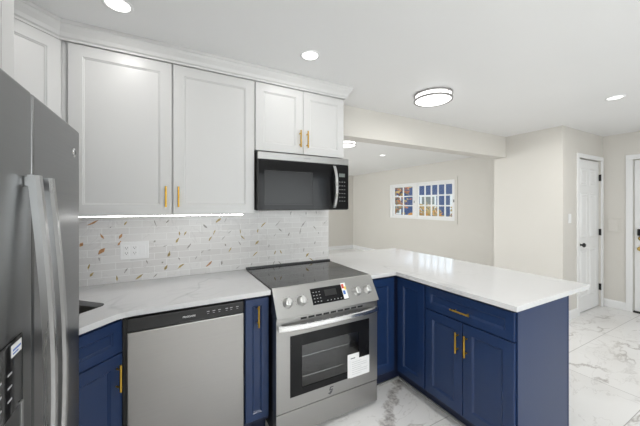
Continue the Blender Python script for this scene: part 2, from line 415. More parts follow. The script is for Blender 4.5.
# diagonal corner sink cabinet
sc = thing('sink_base_cabinet', 'navy blue diagonal corner base cabinet beside the refrigerator', 'cabinet', (-1.07, -.914, 0), PI/4)
W = .4313
def toloc(px, py):
    dx, dy = px+1.07, py+.914; c = math.cos(-PI/4); s = math.sin(-PI/4); return (dx*c-dy*s, dx*s+dy*c)
body(sc, [toloc(*p) for p in ((-1.068, -.912), (-.767, -.611), (-.767, -.005), (-1.675, -.005), (-1.675, -.912))], .10, .66, 'blue')
bm = nb(); B(bm, .002, W-.002, 0, .02, .66, .884); obj('face_frame', bm, 'blue', sc)
d = obj('drawer_front', door_mesh(.02, W-.012, DRZ+.006, DZ1, 0, fr=.045), 'blue', sc)
d = obj('door', door_mesh(.02, W-.012, DZ0, DRZ, 0), 'blue', sc); pull(d, W-.012-.03, .60, -.02, .13)
bm = nb(); B(bm, 0, W, .07, .09, 0, .10); obj('toe_kick', bm, 'blueshade', sc)
# peninsula: corner cabinet with a filler door to the range side
pc = thing('corner_base_cabinet', 'navy blue inner corner base cabinet right of the range, no handles', 'cabinet', (.774, -.61, 0))
body(pc, [(.002, 0), (.291, 0), (.291, -.302), (.863, -.302), (.863, .608), (.002, .608)], .10, .884, 'blueshade')
obj('door', door_mesh(.012, .250, DZ0, DZ1, 0), 'blue', pc)
# door facing -x: make in place
def rot_mesh(bm, rz, loc):
    bmesh.ops.transform(bm, matrix=Matrix.Translation(loc) @ Matrix.Rotation(rz, 4, 'Z'), verts=bm.verts[:]); return bm
obj('door', rot_mesh(door_mesh(.035, .297, DZ0, DZ1, 0), -PI/2, (.291, 0, 0)), 'blue', pc)
bm = nb(); B(bm, .002, .383, .05, .07, 0, .10); B(bm, .363, .383, -.302, .05, 0, .10); obj('toe_kick', bm, 'blueshade', pc)
bm = nb(); B(bm, .002, .363, .040, .05, 0, .014); B(bm, .353, .363, -.302, .040, 0, .014); obj('toe_trim', bm, 'greytrim', pc)
# peninsula: end cabinet facing -x
ec = thing('peninsula_base_cabinet', 'navy blue base cabinet at the peninsula end with a drawer over two doors', 'cabinet', (1.065, -.914, 0), -PI/2)
body(ec, rect(0, .592, .002, .560), .10, .884, 'blueshade')
d = obj('drawer', door_mesh(.006, .590, DRZ+.008, DZ1, 0, fr=.045), 'blue', ec); pull(d, .288, .775, -.02, .13, False)
d = obj('door', door_mesh(.006, .289, DZ0, DRZ, 0), 'blue', ec); pull(d, .290-.028, .58, -.02, .13)
d = obj('door', door_mesh(.295, .590, DZ0, DRZ, 0), 'blue', ec); pull(d, .294+.028, .58, -.02, .13)
bm = nb(); B(bm, 0, .592, .072, .09, 0, .10); obj('toe_kick', bm, 'blueshade', ec)
bm = nb(); B(bm, 0, .592, .062, .072, 0, .014); obj('toe_trim', bm, 'greytrim', ec)
bm = nb(); B(bm, .5925, .5985, .0, .560, 0, .884, .001); obj('end_panel', bm, 'blue', ec)
bm = nb(); B(bm, .0, .600, .562, .574, 0, .884, .001); obj('back_panel', bm, 'blue', ec)

# ---------------------------------------------------------------- countertops
CZ0, CZ1 = .886, .914
def arc(cx, cy, r, a0, a1, n_=6): return [(cx+r*math.cos(a0+(a1-a0)*i/n_), cy+r*math.sin(a0+(a1-a0)*i/n_)) for i in range(n_+1)]
def uv(u, v_): return ((u+v_)/math.sqrt(2), (u-v_)/math.sqrt(2))
hole = []
u0, u1, v0, v1, r = -1.43, -.930, -.66, -.25, .05
for (cu, cv, a) in ((u1-r, v1-r, 0), (u0+r, v1-r, PI/2), (u0+r, v0+r, PI), (u1-r, v0+r, 1.5*PI)):
    hole += [uv(*p) for p in arc(cu, cv, r, a, a+PI/2)]
bm = nb()
out = [(-.001, -.001), (XL+.001, -.001), (XL+.001, -.912), (-1.025, -.912), (-1.012, -.908), (-.800, -.696), (-.775, -.672), (-.745, -.657), (-.70, -.65), (-.001, -.65)]
slab(bm, out, [hole], CZ0, CZ1)
tag(obj('countertop', bm, 'quartz'), 'white veined quartz countertop over the dishwasher with a sink cut-out', 'countertop')
bm = nb(); slab(bm, [(.774, -.65), (1.02, -.65), (1.02, -1.53), (1.89, -1.53), (1.89, .30), (.785, .30), (.785, -.001), (.774, -.001)], [], CZ0, CZ1)
tag(obj('countertop', bm, 'quartz'), 'white veined quartz countertop of the peninsula right of the range', 'countertop')
# sink
sk = thing('kitchen_sink', 'stainless undermount sink in the corner countertop by the refrigerator', 'sink', (*uv((u0+u1)/2, (v0+v1)/2), CZ0))
c0 = Vector((*uv((u0+u1)/2, (v0+v1)/2), 0))
bm = nb()
def ring(k, z): return [bm.verts.new((c0.x*0+(x-c0.x)*k, (y-c0.y)*k, z)) for x, y in hole]
rs = [ring(1.06, -.001), ring(1.01, -.001), ring(.99, -.18), ring(.90, -.20), ring(.15, -.205)]
for a, b in zip(rs, rs[1:]):
    for i in range(len(a)): bm.faces.new((a[i], a[(i+1) % len(a)], b[(i+1) % len(a)], b[i]))
bm.faces.new(rs[-1]); obj('basin', bm, 'steel', sk)
bm = nb(); lathe(bm, [(0, .004), (.03, .004), (.045, .006), (.045, 0)], (0, 0, -.204)); obj('drain', bm, 'chrome', sk)

# ---------------------------------------------------------------- backsplash
FL = [(-1.019, 1.307, -0.957, 1.342, 2, 0), (-0.818, 1.302, -0.802, 1.326, 1.5, 1), (-0.949, 1.251, -0.929, 1.215, 2, 0), (-0.848, 1.21, -0.83, 1.245, 2.4, 0), (-0.855, 1.166, -0.837, 1.196, 2.2, 0), (-1.054, 1.172, -1.037, 1.198, 3, 0), (-0.96, 1.115, -0.924, 1.154, 4, 0), (-0.899, 1.289, -0.889, 1.293, 1.2, 2), (-0.644, 1.174, -0.636, 1.189, 2.5, 2), (-0.644, 1.334, -0.627, 1.283, 0.8, 2), (-0.57, 1.312, -0.547, 1.332, 0.8, 2), (-0.587, 1.14, -0.561, 1.149, 0.7, 2), (-1.012, 1.022, -1.003, 1.056, 1.8, 1), (-1.003, 0.974, -0.981, 1.001, 1.7, 1), (-0.858, 0.928, -0.86, 0.966, 1.8, 1), (-0.818, 0.976, -0.798, 1.009, 1.5, 2), (-0.754, 0.925, -0.708, 0.96, 1.7, 1), (-0.578, 0.972, -0.559, 1.008, 2.2, 1), (-0.691, 1.055, -0.681, 1.027, 1.2, 2), (-0.596, 1.021, -0.587, 1.034, 2, 2), (-0.957, 1.098, -0.953, 1.07, 0.9, 2), (-0.649, 0.927, -0.623, 0.954, 1, 2), (-0.559, 1.066, -0.543, 1.098, 2.6, 1), (-0.229, 1.301, -0.19, 1.335, 2.6, 1), (-0.165, 1.305, -0.149, 1.334, 1, 2), (-0.321, 1.291, -0.29, 1.262, 2.6, 2), (-0.452, 1.213, -0.435, 1.244, 1.6, 1), (-0.485, 1.246, -0.482, 1.215, 1.4, 1), (-0.506, 1.162, -0.485, 1.199, 2, 1), (-0.433, 1.116, -0.406, 1.153, 1.5, 2), (-0.28, 1.161, -0.257, 1.198, 2, 1), (-0.246, 1.208, -0.232, 1.246, 1.6, 1), (-0.187, 1.161, -0.16, 1.193, 0.9, 2), (-0.139, 1.214, -0.111, 1.236, 0.9, 2), (-0.045, 1.244, -0.042, 1.204, 1.2, 1), (-0.039, 1.195, -0.005, 1.159, 1.8, 1), (-0.133, 1.065, -0.111, 1.104, 2, 1), (-0.553, 1.065, -0.546, 1.106, 1.8, 1), (-0.494, 0.972, -0.45, 1.004, 1.8, 1), (-0.301, 0.968, -0.257, 1.007, 2.4, 0), (-0.187, 0.968, -0.184, 1.003, 2, 2), (-0.573, 0.976, -0.561, 1.007, 2.2, 1), (-0.078, 0.928, -0.045, 0.948, 0.9, 2), (-0.056, 1.148, -0.037, 1.113, 1, 2), (-0.162, 1.134, -0.152, 1.115, 1.6, 2), (-0.336, 1.074, -0.316, 1.093, 1, 2), (-0.29, 1.092, -0.265, 1.095, 0.8, 2), (-0.375, 1.029, -0.363, 1.054, 0.8, 2), (-0.489, 1.055, -0.478, 1.03, 1, 2), (-0.571, 1.306, -0.552, 1.333, 0.8, 2), (0.392, 1.349, 0.403, 1.383, 1.3, 2), (0.546, 1.349, 0.546, 1.381, 1.3, 2), (0.65, 1.354, 0.647, 1.384, 1.2, 2), (0.128, 1.252, 0.171, 1.293, 1.8, 1), (0.098, 1.206, 0.104, 1.241, 1.6, 1), (0.078, 1.111, 0.11, 1.144, 2.2, 1), (0.059, 1.014, 0.102, 1.053, 1.6, 1), (0.252, 1.257, 0.3, 1.307, 1, 2), (0.283, 1.238, 0.313, 1.209, 2, 2), (0.371, 1.164, 0.388, 1.197, 1.8, 2), (0.195, 1.08, 0.199, 1.106, 1.3, 2), (0.245, 1.016, 0.258, 1.049, 1.5, 1), (0.296, 1.051, 0.313, 1.016, 1.8, 1), (0.195, 0.978, 0.201, 1.007, 1, 2), (0.233, 0.932, 0.249, 0.961, 1.6, 2), (0.283, 0.954, 0.313, 0.924, 1.8, 2), (0.047, 0.945, 0.054, 0.962, 1.6, 2), (0.483, 1.176, 0.497, 1.236, 1.3, 2), (0.497, 1.238, 0.543, 1.296, 1.3, 2), (0.618, 1.244, 0.647, 1.211, 1.7, 2), (0.724, 1.256, 0.764, 1.292, 1, 2), (0.632, 1.078, 0.639, 1.107, 1.3, 2), (0.521, 1.019, 0.525, 1.054, 1.2, 2), (0.543, 0.968, 0.577, 1.004, 2.5, 1), (0.574, 0.957, 0.625, 0.92, 1.6, 1), (0.721, 0.977, 0.729, 1.009, 1, 2), (0.239, 1.171, 0.262, 1.196, 0.8, 2), (0.676, 1.17, 0.673, 1.19, 1, 2)]
bm = nb(); B(bm, XL+.002, WX, -.010, -.0005, .9155, 1.43)
for x0, z0, x1, z1, wd, k in FL:
    a = Vector((x0, z0)); b = Vector((x1, z1)); d = b-a; L = d.length
    if L < .004: continue
    nrm = Vector((-d.y, d.x))/L; hw = wd*.0034; j = [random.uniform(.6, 1.25) for _ in range(10)]
    ts = [0, .15, .38, .62, .85, 1]; ws = [.1, .55*j[0], 1*j[1], .9*j[2], .55*j[3], .08]; bend = random.uniform(-.06, .06)*L
    up = []; dn = []
    for t, q in zip(ts, ws):
        c = a+d*t+nrm*bend*math.sin(PI*t)
        p = c+nrm*hw*q; s = c-nrm*hw*q*random.uniform(.7, 1.1)
        up.append(bm.verts.new((p.x, -.0103, p.y))); dn.append(bm.verts.new((s.x, -.0103, s.y)))
    for i in range(5):
        bm.faces.new((dn[i], dn[i+1], up[i+1], up[i])).material_index = 1+k
tag(obj('backsplash', bm, ['tile', 'fleck0', 'fleck1', 'fleck2']), 'white marble subway tile backsplash with gold and grey flecks behind the range', 'backsplash')
# outlet
ot = thing('wall_outlet', 'white three-gang outlet and switch plate on the backsplash', 'outlet', (-.758, -.0103, 1.128))
bm = nb(); B(bm, -.083, .083, -.007, 0, -.060, .060, .003); obj('cover_plate', bm, 'plate', ot)
for i, x in enumerate((-.047, 0)):
    bm = nb(); B(bm, x-.017, x+.017, -.0095, -.006, -.034, .034, .001)
    for s in (-.019, .017):
        for q in (-.007, .006): B(bm, x+q, x+q+.002, -.0098, -.0094, s, s+.009, mi=1)
        cyl(bm, (x, -.0094, s-.005), (x, -.0098, s-.005), .0025, seg=8, mi=1)
    obj('receptacle', bm, ['plate', 'slot'], ot)
bm = nb(); B(bm, .030, .064, -.0105, -.006, -.034, .034, .0015); obj('rocker_switch', bm, 'plate', ot)

# ---------------------------------------------------------------- wall cabinets
ZB, ZT = 1.378, 2.322
uc = thing('wall_cabinet', 'tall white two-door wall cabinet above the dishwasher', 'cabinet', (-1.068, -.31, 0))
body(uc, rect(0, 1.056, 0, .308), ZB+.004, H-.002, 'white')
d = obj('door', door_mesh(.030, .530, ZB, ZT, 0, fr=.062), 'white', uc); pull(d, .498, 1.49, -.02, .128)
d = obj('door', door_mesh(.539, 1.053, ZB, ZT, 0, fr=.062), 'white', uc); pull(d, .568, 1.49, -.02, .128)
mc = thing('wall_cabinet', 'short white two-door wall cabinet above the microwave', 'cabinet', (-.010, -.31, 0))
body(mc, rect(0, .755, 0, .308), 1.835, H-.002, 'white')
d = obj('door', door_mesh(.004, .376, 1.832, ZT, 0, fr=.058), 'white', mc); pull(d, .376-.028, 1.945, -.02, .13)
d = obj('door', door_mesh(.380, .752, 1.832, ZT, 0, fr=.058), 'white', mc); pull(d, .380+.028, 1.945, -.02, .13)
dcab = thing('corner_wall_cabinet', 'white diagonal corner wall cabinet above the refrigerator side', 'cabinet', (-1.378, -.62, 0), PI/4)
def tl(px, py):
    dx, dy = px+1.378, py+.62; c = math.cos(-PI/4); s = math.sin(-PI/4); return (dx*c-dy*s, dx*s+dy*c)
body(dcab, [tl(*p) for p in ((-1.378, -.62), (-1.069, -.311), (-1.069, -.002), (-1.678, -.002), (-1.678, -.62))], ZB+.004, H-.002, 'white')
obj('door', door_mesh(.008, .424, ZB, ZT, 0, fr=.062), 'white', dcab)
fc = thing('over_refrigerator_cabinet', 'white cabinet above the refrigerator at the left edge', 'cabinet', (-1.07, -1.84, 0), PI/2)
body(fc, rect(0, .928, 0, .608), 1.80, H-.002, 'white')
obj('door', door_mesh(.03, .42, 1.81, 2.40, 0), 'white', fc); obj('door', door_mesh(.424, .836, 1.81, 2.40, 0), 'white', fc)
bm = nb(); B(bm, .839, .928, -.02, 0, 1.80, H-.002, .001); obj('filler_strip', bm, 'white', fc)
# crown moulding
prof = [(0, 0), (.010, 0), (.012, .010), (.022, .016), (.028, .034), (.044, .056), (.050, .070), (.055, .074), (.055, H-ZT-.0035), (0, H-ZT-.0035)]
pts = [(-1.6795, -.64), (-1.386, -.64), (-1.076, -.33), (.745, -.33), (.745, -.001)]
path = []
for i, p in enumerate(pts):
    def nr(a, b):
        d_ = Vector((b[0]-a[0], b[1]-a[1])).normalized(); return Vector((d_.y, -d_.x))
    ns = []
    if i > 0: ns.append(nr(pts[i-1], p))
    if i < len(pts)-1: ns.append(nr(p, pts[i+1]))
    if len(ns) == 2:
        s = (ns[0]+ns[1]).normalized(); s = s/ s.dot(ns[0])
    else: s = ns[0]
    path.append(((p[0], p[1], ZT+.003), (s.x, s.y, 0), (0, 0, 1)))
bm = nb(); sweep(bm, prof, path)
tag(obj('crown_molding', bm, 'white'), 'white crown moulding running along the tops of the wall cabinets', 'moulding')
# under-cabinet light
ul = thing('under_cabinet_light', 'thin glowing white light strip under the tall wall cabinet', 'light', (-1.05, -.30, ZB+.003))
bm = nb(); B(bm, 0, .965, 0, .022, -.008, 0, .001); obj('housing', bm, 'plate', ul)
bm = nb(); B(bm, .004, .961, .003, .019, -.012, -.0078); obj('diffuser', bm, 'led', ul)

# ---------------------------------------------------------------- range
rg = thing('range', 'stainless slide-in electric range with black glass cooktop', 'range', (.006, -.0, 0))
RW = .764
bm = nb(); B(bm, .002, RW-.002, -.655, -.012, .03, .905, .002)
for x in (.05, RW-.05):
    for y in (-.6, -.08): cyl(bm, (x, y, 0), (x, y, .03), .018)
obj('body', bm, 'black', rg)
bm = nb(); B(bm, -.004, RW+.004, -.645, -.040, .9145, .920, .002); obj('cooktop', bm, 'cooktop', rg)
bm = nb(); B(bm, -.004, RW+.012, -.040, -.0115, .9145, .932, .003); obj('rear_trim', bm, 'black', rg)
for cx, cy, rr in ((.2, -.47, .105), (.2, -.19, .075), (.56, -.47, .085), (.56, -.19, .105), (.38, -.15, .05)):
    bm = nb()
    for q in (rr,):
        for i in range(48):
            a, b = 2*PI*i/48, 2*PI*(i+1)/48
            bm.faces.new([bm.verts.new((cx+r_*math.cos(t), cy+r_*math.sin(t), .9202)) for r_, t in ((q, a), (q, b), (q-.0015, b), (q-.0015, a))])
    bmesh.ops.remove_doubles(bm, verts=bm.verts[:], dist=.00005)
    obj('burner_marking', bm, 'burner', rg)
# sloped control panel
def P3(x, y, z): return bm.verts.new((x, y, z))
yt, zt, yb_, zb_ = -.652, .921, -.748, .762
bm = nb()
sec = [(-.640, .921), (yt, zt), (yb_, zb_), (-.640, zb_)]
sweep(bm, [(0, 0)]*0 or [(y, z) for y, z in sec], [((x, 0, 0), (0, 1, 0), (0, 0, 1)) for x in (0, RW)])
obj('control_panel', bm, 'steel', rg)
nv = Vector((0, -(zt-zb_), yt-yb_)).normalized()
up = Vector((0, yt-yb_, zt-zb_)); UL = up.length; up.normalize()
def onp(x, t, h=0.):   # x along, t 0 bottom..1 top, h proud
    q = Vector((x, yb_, zb_))+up*(t*UL)+nv*(h+.0004); return q
for x in (.082, .178, .600, .692):
    bm = nb(); b_ = onp(x, .46)
    lathe(bm, [(0, 0), (.031, 0), (.031, .004), (.025, .006), (.023, .026), (.020, .030), (0, .030)], b_, nv, 28)
    # grip ridge
    g0 = b_+nv*.028
    for s in (1,):
        c4 = [g0+up*a+Vector((1, 0, 0))*b for a, b in ((-.022, -.006), (-.022, .006), (.022, .006), (.022, -.006))]
        lo = [bm.verts.new(p) for p in c4]; hi = [bm.verts.new(p+nv*.010) for p in c4]
        bm.faces.new(hi)
        for i in range(4): bm.faces.new((lo[i], lo[(i+1) % 4], hi[(i+1) % 4], hi[i]))
    o = obj('knob', bm, 'satin', rg)
    bm = nb()
    for a in range(-4, 5):
        q = b_+up*.042*math.cos(a*.5)+Vector((1, 0, 0))*.042*math.sin(a*.5)
        cyl(bm, q-nv*.0005, q+nv*.0004, .0016, seg=8)
    obj('knob_marks', bm, 'ink', o)
def quad_on(name, x0, x1, t0, t1, h, m, parent, th=.002):
    bm = nb(); a = [onp(x0, t0, h), onp(x1, t0, h), onp(x1, t1, h), onp(x0, t1, h)]
    lo = [bm.verts.new(p-nv*th) for p in a]; hi = [bm.verts.new(p) for p in a]; bm.faces.new(hi); bm.faces.new(lo[::-1])
    for i in range(4): bm.faces.new((lo[i], lo[(i+1) % 4], hi[(i+1) % 4], hi[i]))
    return obj(name, bm, m, parent)
dp = quad_on('display', .250, .524, .24, .80, .001, 'blackglass', rg)
for i in range(3):
    for j in range(4): quad_on('key_legend', .264+.022*i, .272+.022*i, .325+.11*j, .345+.11*j, .0013, 'greyink', dp, .0004)
for i in range(5): quad_on('key_legend', .357+.026*i, .364+.026*i, .31, .33, .0013, 'greyink', dp, .0004)
quad_on('clock_window', .350, .440, .48, .70, .0013, 'iron', dp, .0005)
st = quad_on('sticker', .486, .522, .26, .84, .0022, 'paper', rg, .0008); st['label'] = 'small printed sticker with coloured blocks'
quad_on('sticker_red', .488, .506, .64, .80, .0026, 'red', st, .0003); quad_on('sticker_yellow', .507, .520, .58, .70, .0026, 'yellow', st, .0003)
quad_on('sticker_blue', .490, .508, .42, .56, .0026, 'bluep', st, .0003)
# oven door
od_bm = nb(); DX0, DX1, DY = .002, RW-.000, -.727
dz0, dz1, gx0, gx1, gz0, gz1 = .184, .752, .090, .692, .262, .638
for a in ((DX0, DX1, dz0, gz0), (DX0, DX1, gz1, dz1), (DX0, gx0, gz0, gz1), (gx1, DX1, gz0, gz1)): B(od_bm, a[0], a[1], DY, -.657, a[2], a[3])
od = obj('oven_door', od_bm, 'steel', rg)
# vent slots above
bm = nb()
for i in range(9):
    x = .16+i*.054; B(bm, x, x+.042, DY-.0008, DY+.004, .728, .740)
obj('vent_slots', bm, 'black', od)
# black glass surround with window opening
ix0, ix1, iz0, iz1 = .170, .600, .305, .565
bm = nb()
for a in ((gx0, gx1, gz0, iz0), (gx0, gx1, iz1, gz1), (gx0, ix0, iz0, iz1), (ix1, gx1, iz0, iz1)): B(bm, a[0], a[1], DY-.001, DY+.006, a[2], a[3])
obj('door_glass', bm, 'blackglass', od)
bm = nb(); B(bm, ix0, ix1, DY+.001, DY+.004, iz0, iz1); obj('window_pane', bm, 'ovenpane', od)
bm = nb(); B(bm, gx0, gx1, -.680, -.6575, gz0, gz1); obj('window_backing', bm, 'ovengrey', od)
bm = nb()
for z in (.345, .475):
    cyl(bm, (ix0, -.690, z), (ix1, -.690, z), .0028, seg=8)
obj('oven_rack', bm, 'chrome', od)
# curved bar handle
bm = nb(); path = []
for i in range(25):
    t = i/24; x = .010+t*(RW-.02); b = 1-(2*t-1)**4
    path.append(((x, DY-.016-.026*b, .700), (0, 1, 0), (0, 0, 1)))
sweep(bm, [(-.009, -.010), (-.005, -.016), (.006, -.016), (.009, -.010), (.009, .010), (.006, .016), (-.005, .016), (-.009, .010)], path, smooth=False)
for x in (.012, RW-.036): B(bm, x, x+.024, DY-.022, DY, .686, .714, .003)
obj('handle', bm, 'chrome', od)
# storage drawer
bm = nb(); B(bm, DX0, DX1, DY+.002, -.657, .030, .178, .003); dw = obj('storage_drawer', bm, 'steel', rg)
lg = nb()
for (xa, xb, za, zb2) in ((-.012, .012, .016, .022), (-.014, -.006, .004, .022), (-.012, .012, -.001, .006), (.006, .014, -.016, .004), (-.014, .012, -.020, -.014), (-.004, .006, -.026, -.006)):
    B(lg, xa, xb, DY-.0012, DY, .225+za, .225+zb2)
sh = Matrix.Translation((.378, 0, 0)); bmesh.ops.transform(lg, matrix=sh, verts=lg.verts[:])
for q in lg.verts: q.co.x += (q.co.z-.225)*.35
obj('logo', lg, 'ink', od)
# paper tags on the oven door
pp = thing('paper_tag', 'white printed paper tag stuck on the oven door glass', 'paper', (.514, -.7285, .262), group=None)
bm = nb(); B(bm, .0, .095, -.0012, 0, 0, .158); s1 = obj('back_sheet', bm, 'paper', pp)
bm = nb(); B(bm, .020, .182, -.003, -.0015, -.003, .120); s2 = obj('front_sheet', bm, 'paper', pp)
pieces('print', [(.034, .034+(.130 if i % 3 else .08), -.0034, -.0029, .100-.014*i, .102-.014*i) for i in range(7)], 'greyink', s2)
bm = nb(); B(bm, .025, .062, -.0016, -.0011, .124, .130); obj('print', bm, 'ink', s1)

# ---------------------------------------------------------------- dishwasher
dwa = thing('dishwasher', 'stainless dishwasher with black control strip left of the narrow cabinet', 'dishwasher', (-.763, -.61, 0))
bm = nb(); B(bm, .002, .600, 0, .58, .03, .882); B(bm, .01, .59, .05, .06, 0, .03); obj('body', bm, 'black', dwa)
bm = nb(); B(bm, .024, .598, -.034, -.001, .115, .800, .004); obj('door', bm, 'steelv', dwa)
bm = nb(); B(bm, .022, .598, -.032, -.001, .803, .870, .004); cp = obj('control_strip', bm, 'black', dwa)
bm = nb(); B(bm, .255, .385, -.0335, -.028, .803, .812, .002); obj('grip_recess', bm, 'slot', cp)
text('lettering', 'FRIGIDAIRE', .0125, 'whiteink', cp, (.305, -.0324, .834), FR, bold=True)
for x in (.395, .425, .455, .495, .520, .555):
    pieces('key_legend', [(x, x+.014, -.0324, -.0318, .842, .846), (x+.002, x+.012, -.0324, -.0318, .832, .834)], 'greyink', cp)
bm = nb(); B(bm, .0, .602, .05, .07, .0, .112); obj('toe_kick', bm, 'black', dwa)

# ---------------------------------------------------------------- microwave
mw = thing('microwave', 'black and stainless over-the-range microwave under the short wall cabinet', 'microwave', (-.004, -.33, 1.399))
MW, MH = .766, .419
bm = nb(); B(bm, 0, MW, 0, .316, .004, MH, .002); B(bm, .0, MW, -.030, 0, .0, MH-.002, .003); obj('body', bm, 'black', mw)
bm = nb(); B(bm, .001, MW-.001, -.046, -.0305, MH-.052, MH-.001, .002); tb = obj('top_grille', bm, 'steel', mw)
text('lettering', 'KENMORE', .012, 'greyplastic', tb, (.385, -.0464, MH-.026), FR, bold=True)
bm = nb(); B(bm, .006, .618, -.046, -.0305, .006, MH-.054, .002); md = obj('door', bm, 'blackglass', mw)
bm = nb(); B(bm, .001, .0055, -.047, -.0305, .004, MH-.054); obj('door_edge', bm, 'iron', md)
bm = nb()
for a in ((.05, .43, .285, .2885), (.05, .43, .04, .0435), (.05, .0535, .04, .2885), (.43, .4335, .04, .2885)): B(bm, a[0], a[1], -.0466, -.0455, a[2], a[3])
obj('window_frame', bm, 'iron', md)
bm = nb(); B(bm, .0545, .429, -.0464, -.0458, .045, .284); obj('window_mesh', bm, 'mesh', md)
bm = nb(); path = []
for i in range(21):
    t = i/20; z = .018+t*(MH-.085); b = 1-abs(2*t-1)**2.5
    path.append(((.622, -.052-.038*b, z), (1, 0, 0), (0, 1, 0)))
sweep(bm, [(-.013, -.006), (-.009, -.010), (.009, -.010), (.013, -.006), (.013, .006), (-.013, .006)], path)
B(bm, .611, .633, -.055, -.04, .018, .045, .002); B(bm, .611, .633, -.055, -.04, MH-.095, MH-.067, .002)
obj('handle', bm, 'chrome', md)
bm = nb(); B(bm, .620, MW-.002, -.045, -.0305, .006, MH-.054, .002); cpn = obj('control_panel', bm, 'blackglass', mw)
bm = nb(); B(bm, .672, .728, -.0458, -.0448, .268, .296); obj('display', bm, 'lcd', cpn)
pieces('key', [(.675+c_*.023, .684+c_*.023, -.0456, -.0448, .225-r_*.031, .229-r_*.031) for r_ in range(6) for c_ in range(3)], 'greyink', cpn)

# ---------------------------------------------------------------- refrigerator (faces +x; local x = world y)
FX, FY0, FY1 = -.865, -1.830, -.918
fg = thing('refrigerator', 'dark stainless side-by-side refrigerator at the left edge', 'refrigerator', (FX, FY0, 0), PI/2)
FW = FY1-FY0
bm = nb(); B(bm, 0, FW, .065, .79, .04, 1.70, .004)
for x in (.06, FW-.06):
    for y in (.12, .72): cyl(bm, (x, y, 0), (x, y, .04), .02)
obj('body', bm, 'greyplastic', fg)
split = .470
def fdoor(x0, x1):
    bm = nb(); B(bm, x0, x1, 0, .062, .10, 1.722, .010, seg=4); return bm
ld = obj('door', fdoor(0, split-.003), 'fridge', fg); rd = obj('door', fdoor(split+.003, FW), 'fridge', fg)
bm = nb(); B(bm, .02, FW-.02, .02, .06, .02, .095, .003); obj('grille', bm, 'black', fg)
for x, par in ((split-.045, ld), (split+.042, rd)):
    bm = nb(); path = []
    for i in range(37):
        t = i/36; z = .46+t*1.05; b = .56*math.sin(PI*t)
        path.append(((x, -.016-.052*b, z), (1, 0, 0), (0, 1, 0)))
    sweep(bm, [(-.014, -.006), (-.009, -.013), (.009, -.013), (.014, -.006), (.014, .008), (-.014, .008)], path)
    B(bm, x-.010, x+.010, -.020, 0, .462, .49, .003); B(bm, x-.010, x+.010, -.020, 0, 1.482, 1.508, .003)
    h = obj('handle', bm, 'fridgeh', par); h['label'] = 'long bowed steel handle'
for x in (.05, FW-.05):
    bm = nb(); B(bm, x-.035, x+.035, .03, .12, 1.7225, 1.738, .004); obj('hinge_cover', bm, 'greyplastic', fg)
# dispenser
bm = nb(); B(bm, .150, .405, -.004, .001, .76, 1.142, .003)
dsp = obj('dispenser', bm, 'blackglass', ld)
bm = nb(); B(bm, .175, .385, -.0046, -.0035, .78, .985, .0); obj('recess', bm, 'slot', dsp)
for x in (.164, .385):
    bm = nb(); B(bm, x, x+.011, -.008, -.003, .77, .99, .001); obj('bezel', bm, 'fridgeh', dsp)
bm = nb(); B(bm, .20, .36, -.03, -.004, .765, .785, .003); obj('drip_tray', bm, 'black', dsp)
bm = nb(); B(bm, .345, .392, -.0052, -.0041, 1.108, 1.134); lb = obj('sticker', bm, 'paper', dsp)
pieces('print', [(.350, .387, -.0056, -.0051, 1.120, 1.124), (.350, .375, -.0056, -.0051, 1.113, 1.116)], 'bluep', lb)
pieces('key_legend', [(.33-.045*i, .348-.045*i, -.0046, -.0040, 1.075-.028*j, 1.079-.028*j) for i in range(4) for j in range(3)], 'greyink', dsp)
bm = nb(); lathe(bm, [(0, .003), (.013, .003), (.016, .0015), (.017, 0)], (FW-.075, 0, 1.63), (0, -1, 0), 24); bd = obj('badge', bm, 'chrome', rd)
bm = nb(); lathe(bm, [(.007, .0034), (.009, .0036), (.0095, .003)], (FW-.075, 0, 1.63), (0, -1, 0), 20); obj('badge_mark', bm, 'iron', bd)

# ---------------------------------------------------------------- ceiling lights
def downlight(x, y, e, label, spread=180):
    t = thing('downlight', label, 'light', (x, y, H), 0, 'recessed ceiling downlights')
    bm = nb(); lathe(bm, [(.066, 0), (.066, -.004), (.056, -.006), (.052, -.002), (.052, 0)], (0, 0, 0)); obj('trim_ring', bm, 'plate', t)
    bm = nb(); lathe(bm, [(0, -.0035), (.050, -.0035), (.052, -.001)], (0, 0, 0)); obj('diffuser', bm, 'lamp', t)
    a = area('downlight_lamp', (x, y, H-.012), (0, 0, 0), .12, .12, e, (1, .985, .96), 'DISK'); a.data.spread = math.radians(spread); return t
downlight(.262, -.667, 1.6, 'recessed downlight in the kitchen ceiling in front of the microwave cabinet')
downlight(-.775, -.646, 2.0, 'recessed downlight at the top left above the tall wall cabinet')
downlight(3.03, -1.33, 12, 'recessed downlight in the ceiling near the entry door')
downlight(.36, -1.62, 5, 'added unseen downlight brightening the middle of the kitchen floor', 95)  # extra lamp out of view, added to brighten the floor
downlight(3.17, 2.0, 8, 'recessed downlight seen beneath the header in the far room')
def drum(x, y, e, label):
    t = thing('flush_mount_light', label, 'light', (x, y, H), 0)
    bm = nb(); lathe(bm, [(0, 0), (.148, 0), (.150, -.008), (.150, -.056), (.140, -.062), (0, -.065)], (0, 0, 0), seg=48); obj('diffuser', bm, 'lamp', t)
    for z in (-.004, -.048):
        bm = nb(); lathe(bm, [(.1505, z), (.162, z), (.162, z-.013), (.1505, z-.013), (.1505, z)], (0, 0, 0), seg=48); obj('ring', bm, 'nickel', t)
    for a in range(3):
        an = a*2*PI/3+2.6; bm = nb(); cyl(bm, (.156*math.cos(an), .156*math.sin(an), -.012), (.156*math.cos(an), .156*math.sin(an), -.058), .004, seg=8); obj('post', bm, 'nickel', t)
    area('drum_lamp', (x, y, H-.080), (0, 0, 0), .26, .26, e, (1, .985, .96), 'DISK')
drum(1.503, -.60, 4.5, 'round flush-mount light with two nickel rings on the kitchen ceiling')
